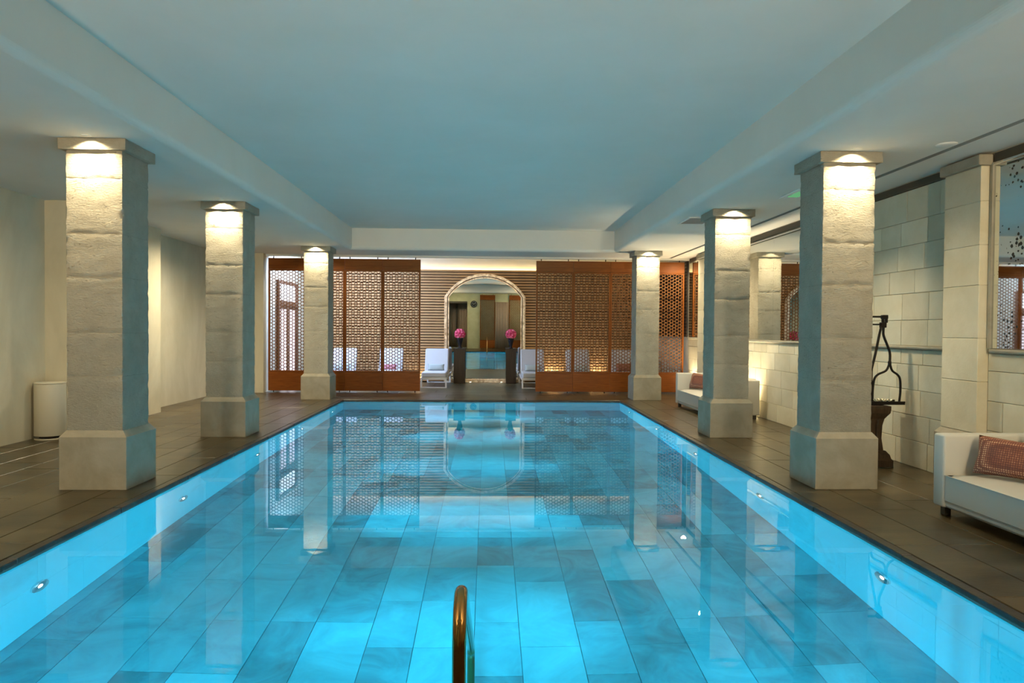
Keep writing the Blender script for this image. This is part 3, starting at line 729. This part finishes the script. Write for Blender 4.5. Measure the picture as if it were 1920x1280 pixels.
# ------------------------------------------------------------------ sofas
def sofa(yc, rz_lab, L, cush):
    """faces the pool (-X); origin at front centre on the floor"""
    t = thing('sofa', rz_lab, 'sofa', (3.60, yc, 0), 0, 'white leather sofas by the right wall')
    hl = L / 2; D = .86
    MB().box(0.02, D - .02, -hl + .01, hl - .01, .066, .125, .02).build('base', 'white_leather', t)
    for sy in (-1, 1):
        soft(MB().box(0, D, min(sy * hl, sy * (hl - .13)), max(sy * hl, sy * (hl - .13)), .066, .645).build('arm', 'white_leather', t), .02, 3)
        for sx in (.04, D - .09): MB().box(sx, sx + .05, sy * (hl - .07) - .025, sy * (hl - .07) + .025, 0, .066).build('foot', 'dark_strip', t)
    soft(MB().box(D - .16, D, -hl + .13, hl - .13, .126, .66).build('backrest', 'white_leather', t), .03, 3)
    b = MB(); k1, k2 = 10, 24; Y0, Y1 = -hl + .135, hl - .135; X0, X1 = .01, D - .17
    top = []; 
    vs = []; fs = []
    for i in range(k1 + 1):
        for j in range(k2 + 1):
            u_, v2 = i / k1, j / k2
            crown = .035 * (1 - (2 * u_ - 1) ** 4) * (1 - (2 * v2 - 1) ** 6)
            vs.append((X0 + (X1 - X0) * u_, Y0 + (Y1 - Y0) * v2, .325 + crown))
    for i in range(k1):
        for j in range(k2): a = i * (k2 + 1) + j; fs.append((a, a + 1, a + k2 + 2, a + k2 + 1))
    b.add(vs, fs, True); n0 = len(b.v)
    b.box(X0, X1, Y0, Y1, .127, .325)
    sc_ = b.build('seat_cushion', 'white_leather', t)
    MB().tube([(X0 - .002, Y0, .325), (X0 - .002, Y1, .325)], .004, 8).build('piping', 'white_leather', sc_)
    bc = soft(MB().box(D - .33, D - .17, -hl + .32, hl - .32, .362, .715).build('back_cushion', 'white_leather', t), .06, 4)
    return t
sofa(4.36, 'white leather sofa at the front right below the spotted mirror', 1.94, None)
sofa(11.90, 'white leather sofa half hidden behind the middle right column', 1.94, None)
cm = pillow_mesh(.62, .30, .15, 'cushion_weave', 'cushion', 18)
o = place('cushion', cm, None, (3.93, 4.84, .512), (-.30, 0, -1.13)); tag(o, 'rust woven cushion with dotted pattern on the front sofa', 'cushion', 'rust cushions on the sofas')
o = place('cushion', cm, None, (3.95, 12.40, .512), (-.30, 0, -1.25)); tag(o, 'rust woven cushion on the far sofa behind the column', 'cushion', 'rust cushions on the sofas')

# ------------------------------------------------------------------ bin
t = thing('waste_bin', 'cream enamel cylindrical waste bin in the left wall corner', 'bin', (-5.645, 8.91, 0))
MB().lathe([(.0, .045), (.172, .045), (.176, .05), (.176, .705), (.170, .71), (0, .71)], seg=40).build('body', 'bin_enamel', t)
MB().lathe([(.0, 0), (.172, 0), (.174, .006), (.172, .012), (0, .012)], seg=40).build('base', 'bin_enamel', t)
MB().lathe([(.12, .011), (.12, .047)], seg=24).build('recess', 'dark_backing', t)
MB().lathe([(.0, .711), (.178, .711), (.180, .716), (.178, .724), (.03, .730), (0, .730)], seg=40).build('lid', 'bin_enamel', t)

# ------------------------------------------------------------------ carved pedestal with antique iron scale and blossoms
px_, py_ = 4.315, 7.28
t = thing('carved_pedestal', 'dark carved timber pedestal half hidden behind the front right column', 'pedestal', (px_ - .15, py_, 0))
def sq(b, prof):
    for (r0, z0), (r1, z1) in zip(prof[:-1], prof[1:]):
        vs = [(sx * r, sy * r, z) for r, z in ((r0, z0), (r1, z1)) for sx, sy in ((-1, -1), (1, -1), (1, 1), (-1, 1))]
        b.add(vs, [(i, (i + 1) % 4, (i + 1) % 4 + 4, i + 4) for i in range(4)])
    b.add([(sx * prof[0][0], sy * prof[0][0], prof[0][1]) for sx, sy in ((-1, -1), (1, -1), (1, 1), (-1, 1))], [(0, 1, 2, 3)])
    b.add([(sx * prof[-1][0], sy * prof[-1][0], prof[-1][1]) for sx, sy in ((-1, -1), (1, -1), (1, 1), (-1, 1))], [(0, 1, 2, 3)]); return b
sq(MB(), [(.19, 0), (.19, .07), (.175, .09), (.165, .13), (.135, .17)]).build('base', 'carved_wood', t)
sq(MB(), [(.120, .165), (.105, .30), (.11, .44), (.125, .52)]).build('shaft', 'carved_wood', t)
sq(MB(), [(.125, .515), (.14, .54), (.165, .58), (.17, .62), (.17, .655)]).build('top', 'carved_wood', t)
for sx in (-1, 1): MB().box(sx * .05 - .012, sx * .05 + .012, -.125, -.10, .19, .5, .004).build('flute', 'carved_wood', t)
t = thing('iron_scale', 'black wrought iron scale with tray standing on the carved pedestal', 'scale', (px_, py_, .655))
Z0 = -.655
def P(x, z, y=0): return (x - px_, y, z - .655)
MB().box(-.155, .215, -.10, .10, .008, .028, .003).box(-.155, .215, -.10, -.088, .028, .045).box(-.155, .215, .088, .10, .028, .045).build('tray', 'black_iron', t)
MB().lathe([(.10, 0), (.10, .008), (.06, .009)], -.08, 0, seg=20).build('foot', 'black_iron', t)
def smooth(pts, k=6):
    out = []
    for i in range(len(pts) - 1):
        p0, p1, p2, p3 = [Vector(pts[max(0, min(len(pts) - 1, j))]) for j in (i - 1, i, i + 1, i + 2)]
        for s_ in range(k):
            u_ = s_ / k; out.append(.5 * ((2 * p1) + (p2 - p0) * u_ + (2 * p0 - 5 * p1 + 4 * p2 - p3) * u_ * u_ + (3 * p1 - p0 - 3 * p2 + p3) * u_ ** 3))
    out.append(Vector(pts[-1])); return out
MB().tube(smooth([P(4.525, .69), P(4.535, .80), P(4.53, .93), P(4.50, .985), P(4.44, 1.03), P(4.415, 1.10)]), .012, 10).build('stirrup_leg', 'black_iron', t)
MB().tube(smooth([P(4.225, .69), P(4.225, .80), P(4.24, .93), P(4.28, .985), P(4.37, 1.03), P(4.405, 1.10)]), .012, 10).build('stirrup_leg', 'black_iron', t)
MB().lathe([(.012, 1.075), (.018, 1.09), (.018, 1.125), (.012, 1.14)], seg=12).xf(Matrix.Translation((4.41 - px_, 0, -.655))).build('collar', 'black_iron', t)
MB().tube(smooth([P(4.41, 1.11), P(4.41, 1.22), P(4.375, 1.32), P(4.335, 1.42), P(4.335, 1.50)]), .013, 10).build('hanger_rod', 'black_iron', t)
MB().tube(smooth([P(4.305, 1.50), P(4.28, 1.38), P(4.245, 1.20), P(4.21, 1.05)]), .013, 10).tube([P(4.21, 1.05), P(4.205, .69)], .012, 10).build('rear_rod', 'black_iron', t)
MB().box(4.30 - px_, 4.355 - px_, -.03, .03, .845, .905, .006).box(4.315 - px_, 4.335 - px_, -.012, .012, .90, .95).box(4.31 - px_, 4.375 - px_, -.025, .025, .94, .985, .006).box(4.355 - px_, 4.37 - px_, -.02, .02, .90, .95).build('clevis', 'black_iron', t)
MB().box(4.02 - px_, 4.34 - px_, -.012, .012, .955, .975, .003).box(4.02 - px_, 4.32 - px_, -.010, .010, .872, .888, .003).build('beam', 'black_iron', t)
for k, (bx, by) in enumerate(((-.065, -.035), (-.06, .045), (.02, -.035), (.025, .048), (.10, .0))):
    b = MB()
    for q in range(5):
        a = q * 2 * PI / 5 + k; e = Vector((math.cos(a), math.sin(a), 0)); f_ = Vector((-e.y, e.x, 0))
        b.add([Vector((0, 0, .004)), e * .022 + f_ * .018 + Vector((0, 0, .018)), e * .036 + Vector((0, 0, .036)), e * .022 - f_ * .018 + Vector((0, 0, .018))], [(0, 1, 2, 3)], True)
    b.lathe([(0, 0), (.010, .002), (.010, .008), (0, .014)], seg=8)
    o = b.build('blossom', 'petal_white', None, (px_ + bx, py_ + by, .6835)); tag(o, 'cream blossom lying in the iron tray on the carved pedestal', 'blossom', 'cream blossoms in the iron tray')

# ------------------------------------------------------------------ ceiling fittings
for k, (x, y, lab) in enumerate(((4.0, 5.82, 'round white ceiling fitting near the front pilaster'), (3.95, 9.88, 'round white ceiling fitting beyond the middle right column'))):
    t = thing('ceiling_fitting', lab, 'ceiling fitting', (x, y, H), 0, 'round ceiling discs')
    MB().lathe([(.05, -.012), (.078, -.008), (.085, -.001), (.085, 0)], seg=28).build('ring', 'white_plastic', t); MB().lathe([(0, -.009), (.05, -.009), (.05, -.004), (0, -.004)], seg=24).build('grille', 'grey_metal', t)
t = thing('ceiling_vent', 'square louvred ceiling vent beside the middle right column', 'vent', (3.10, 10.05, H))
MB().box(-.2, .2, -.3, -.27, -.012, 0).box(-.2, .2, .27, .3, -.012, 0).box(-.2, -.17, -.27, .27, -.012, 0).box(.17, .2, -.27, .27, -.012, 0).build('frame', 'white_plastic', t)
for i in range(9): MB().box(-.17, .17, -.255 + i * .06, -.225 + i * .06, -.010, -.002).build('slat', 'grey_metal', t)
t = thing('emergency_light', 'flat white emergency light with green lens on the ceiling beside the front right column', 'emergency light', (3.67, 7.95, H))
MB().box(-.11, .10, -.27, .27, -.016, 0, .004).build('housing', 'white_plastic', t); MB().box(-.06, .07, -.16, .16, -.024, -.016, .003).build('lens', 'exit_green', t)

# ------------------------------------------------------------------ things on the wall behind the viewer (seen in the mirror)
t = thing('wall_clock', 'black round wall clock on the olive wall, seen in the arched mirror', 'clock', (-.83, YN, 2.50))
Rx = Matrix.Rotation(-PI / 2, 4, 'X')
ck_ = MB().lathe([(0, 0), (.19, 0), (.19, .035), (.165, .04), (.165, .025), (0, .025)], seg=40).xf(Rx).build('case', 'black_metal', t)
for k in range(12):
    a = k * PI / 6; MB().box(-.006, .006, .026, .030, .115, .15).xf(Matrix.Rotation(a, 4, 'Y')).build('hour_mark', 'white_plastic', ck_)
for a, L in ((.9, .12), (-1.1, .09)): MB().box(-.006, .006, .030, .034, -.02, L).xf(Matrix.Rotation(a, 4, 'Y')).build('hand', 'white_plastic', t)
screen(-.06, YN + .06, 0, 'honeycomb timber door reflected in the middle of the arched mirror', 'honeycomb doors behind the viewer')
screen(1.58, YN + .06, 0, 'honeycomb timber door reflected at the right of the arched mirror', 'honeycomb doors behind the viewer')
def curtain(x0, x1, y, z1, label):
    k = 60; b = MB(); vs = []; fs = []
    for i in range(k + 1):
        x = x0 + (x1 - x0) * i / k; yo = y + .03 * math.sin(i * .9) + .012 * math.sin(i * 2.3)
        vs += [(x, yo, .02), (x, yo, z1)]
    for i in range(k): fs.append((2 * i, 2 * i + 2, 2 * i + 3, 2 * i + 1))
    o = b.add(vs, fs, True).build('curtain', 'curtain'); md = o.modifiers.new('thick', 'SOLIDIFY'); md.thickness = .006; tag(o, label, 'curtain', 'curtains behind the viewer')
curtain(-2.45, -1.9, YN - 1.3, 2.6, 'beige curtain left of the dark post in the mirrored alcove'); curtain(-1.8, -1.25, YN - 1.3, 2.6, 'beige curtain right of the dark post in the mirrored alcove')
curtain(.40, 1.12, YN + .06, 2.62, 'pale curtain between the mirrored honeycomb doors')
tag(MB().box(-1.90, -1.80, YN - 1.2, YN - 1.1, -.01, 2.65).box(-2.5, -1.2, YN - .12, YN - .02, 2.55, 2.65).build('trim_30', 'dark_strip'), 'dark timber post and beam of the mirrored alcove', 'trim', kind='structure')

# ------------------------------------------------------------------ floor uplights; then downlights and wall lights, mostly added for fill
def uplight(x, y, power, lab, d=(0, 0, 1), size=100):
    t = thing('floor_uplight', lab, 'uplight', (x, y, 0), 0, 'floor uplights')
    MB().lathe([(0, 0), (.045, 0), (.045, .008), (.036, .012), (0, .008)], seg=24).build('body', 'chrome', t); MB().lathe([(0, .009), (.034, .009), (.034, .0125), (0, .0125)], seg=20).build('lens', 'lamp_warm', t)
    lamp('uplight_beam', 'SPOT', (x, y, .03), power, WARM, d, spot_size=math.radians(size), spot_blend=.8, shadow_soft_size=.03)
uplight(4.50, 11.55, P_UP * 1.6, 'floor uplight behind the far sofa'); uplight(4.53, 13.2, P_UP, 'floor uplight beside the far end of the sofa')
uplight(4.5, 14.85, P_UP, 'floor uplight under the narrow wall mirror')
for k, (x, lab) in enumerate(((-1.92, 'left of the lounger by the left pedestal'), (1.75, 'between the two loungers right of the mirror'), (2.92, 'behind the right screens'), (-.48, 'beside the left pedestal'), (.36, 'beside the right pedestal'))):
    uplight(x, 18.41, P_UP * (.08, .4, .4, .08, .08)[k], 'floor uplight at the slatted wall ' + lab, (0, .25, 1), 120)
def downlight(x, y, power, lab, size=120, aim=(0, 0, -1)):
    t = thing('ceiling_downlight', lab, 'downlight', (x, y, H), 0, 'round ceiling downlights')
    MB().lathe([(.036, -.008), (.05, -.005), (.055, 0), (.036, 0)], seg=24).build('trim_ring', 'white_plastic', t); MB().lathe([(0, -.006), (.036, -.006), (.036, -.001), (0, -.001)], seg=20).build('lens', 'lamp_warm', t)
    lamp('downlight_beam', 'SPOT', (x, y, H - .02), power, SOFTWARM, aim, spot_size=math.radians(size), spot_blend=.9, shadow_soft_size=.05)
downlight(-4.75, 3.2, P_FILL * .22, 'added fill downlight at the near left'); downlight(3.95, 2.9, P_FILL * .28, 'added fill downlight at the near right')  # out-of-view lamps added to fill the aisles
downlight(-4.3, .2, P_FILL, 'added fill spot in the near left corner', 75, (-.02, 1, -.25)); downlight(3.7, .2, P_FILL * .8, 'added fill spot in the near right corner', 75, (.02, 1, -.25))  # added frontal fill from out of view, aimed along the aisles
downlight(2.75, -.95, P_FILL * 1.1, 'added fill spot right of the mirrored honeycomb doors', 80, (-.1, 1, -.25)); downlight(-2.85, -.95, P_FILL * 1.1, 'added fill spot left of the mirrored alcove', 80, (.1, 1, -.25))  # more added frontal fill, kept outside the mirror's view
downlight(2.9, .7, P_FILL * .85, 'added wall washing fill spot over the near right pool corner', 80, (-.75, -.62, -.40)); downlight(-3.1, .7, P_FILL * .85, 'added wall washing fill spot over the near left pool corner', 80, (.75, -.62, -.40))  # unseen spots added to brighten the wall reflected in the mirror
for x, y, k, lab in ((-4.30, 7.6, .5, 'added fill downlight behind the front left column'), (-4.4, 11.8, 2.1, 'added fill downlight behind the middle left column'), (-3.77, 14.75, .35, 'added fill downlight behind the far left column'),  # lamps behind the columns are added fill, hidden from the camera
                  (3.60, 7.5, .85, 'added fill downlight behind the front right column'), (3.5, 10.8, 1.5, 'added fill downlight behind the middle right column'), (3.42, 14.75, .12, 'added fill downlight behind the far right column'), (4.36, 14.8, .75, 'downlight beside the narrow wall mirror')):
    downlight(x, y, P_AISLE * k, lab, 112 if 'front right' in lab else 168)
def fill_uplighter(x, lab):  # unseen lamps added behind the viewer to warm the tray ceiling
    t = thing('fill_uplighter', lab, 'fill light', (x, YN, 2.05), 0, 'added fill uplighters behind the viewer')
    MB().box(-.12, .12, 0, .09, -.06, 0, .01).build('body', 'white_plastic', t); MB().box(-.10, .10, .01, .08, 0, .004).build('lens', 'lamp_warm', t)
    lamp('fill_uplighter_beam', 'SPOT', (x, YN + .05, 2.08), P_WALLFILL, (1.0, .76, .46), (0, 1, .56), spot_size=math.radians(110), spot_blend=.9, shadow_soft_size=.08)
fill_uplighter(-3.0, 'added fill uplighter left of the mirrored alcove'); fill_uplighter(2.6, 'added fill uplighter right of the mirrored honeycomb doors')
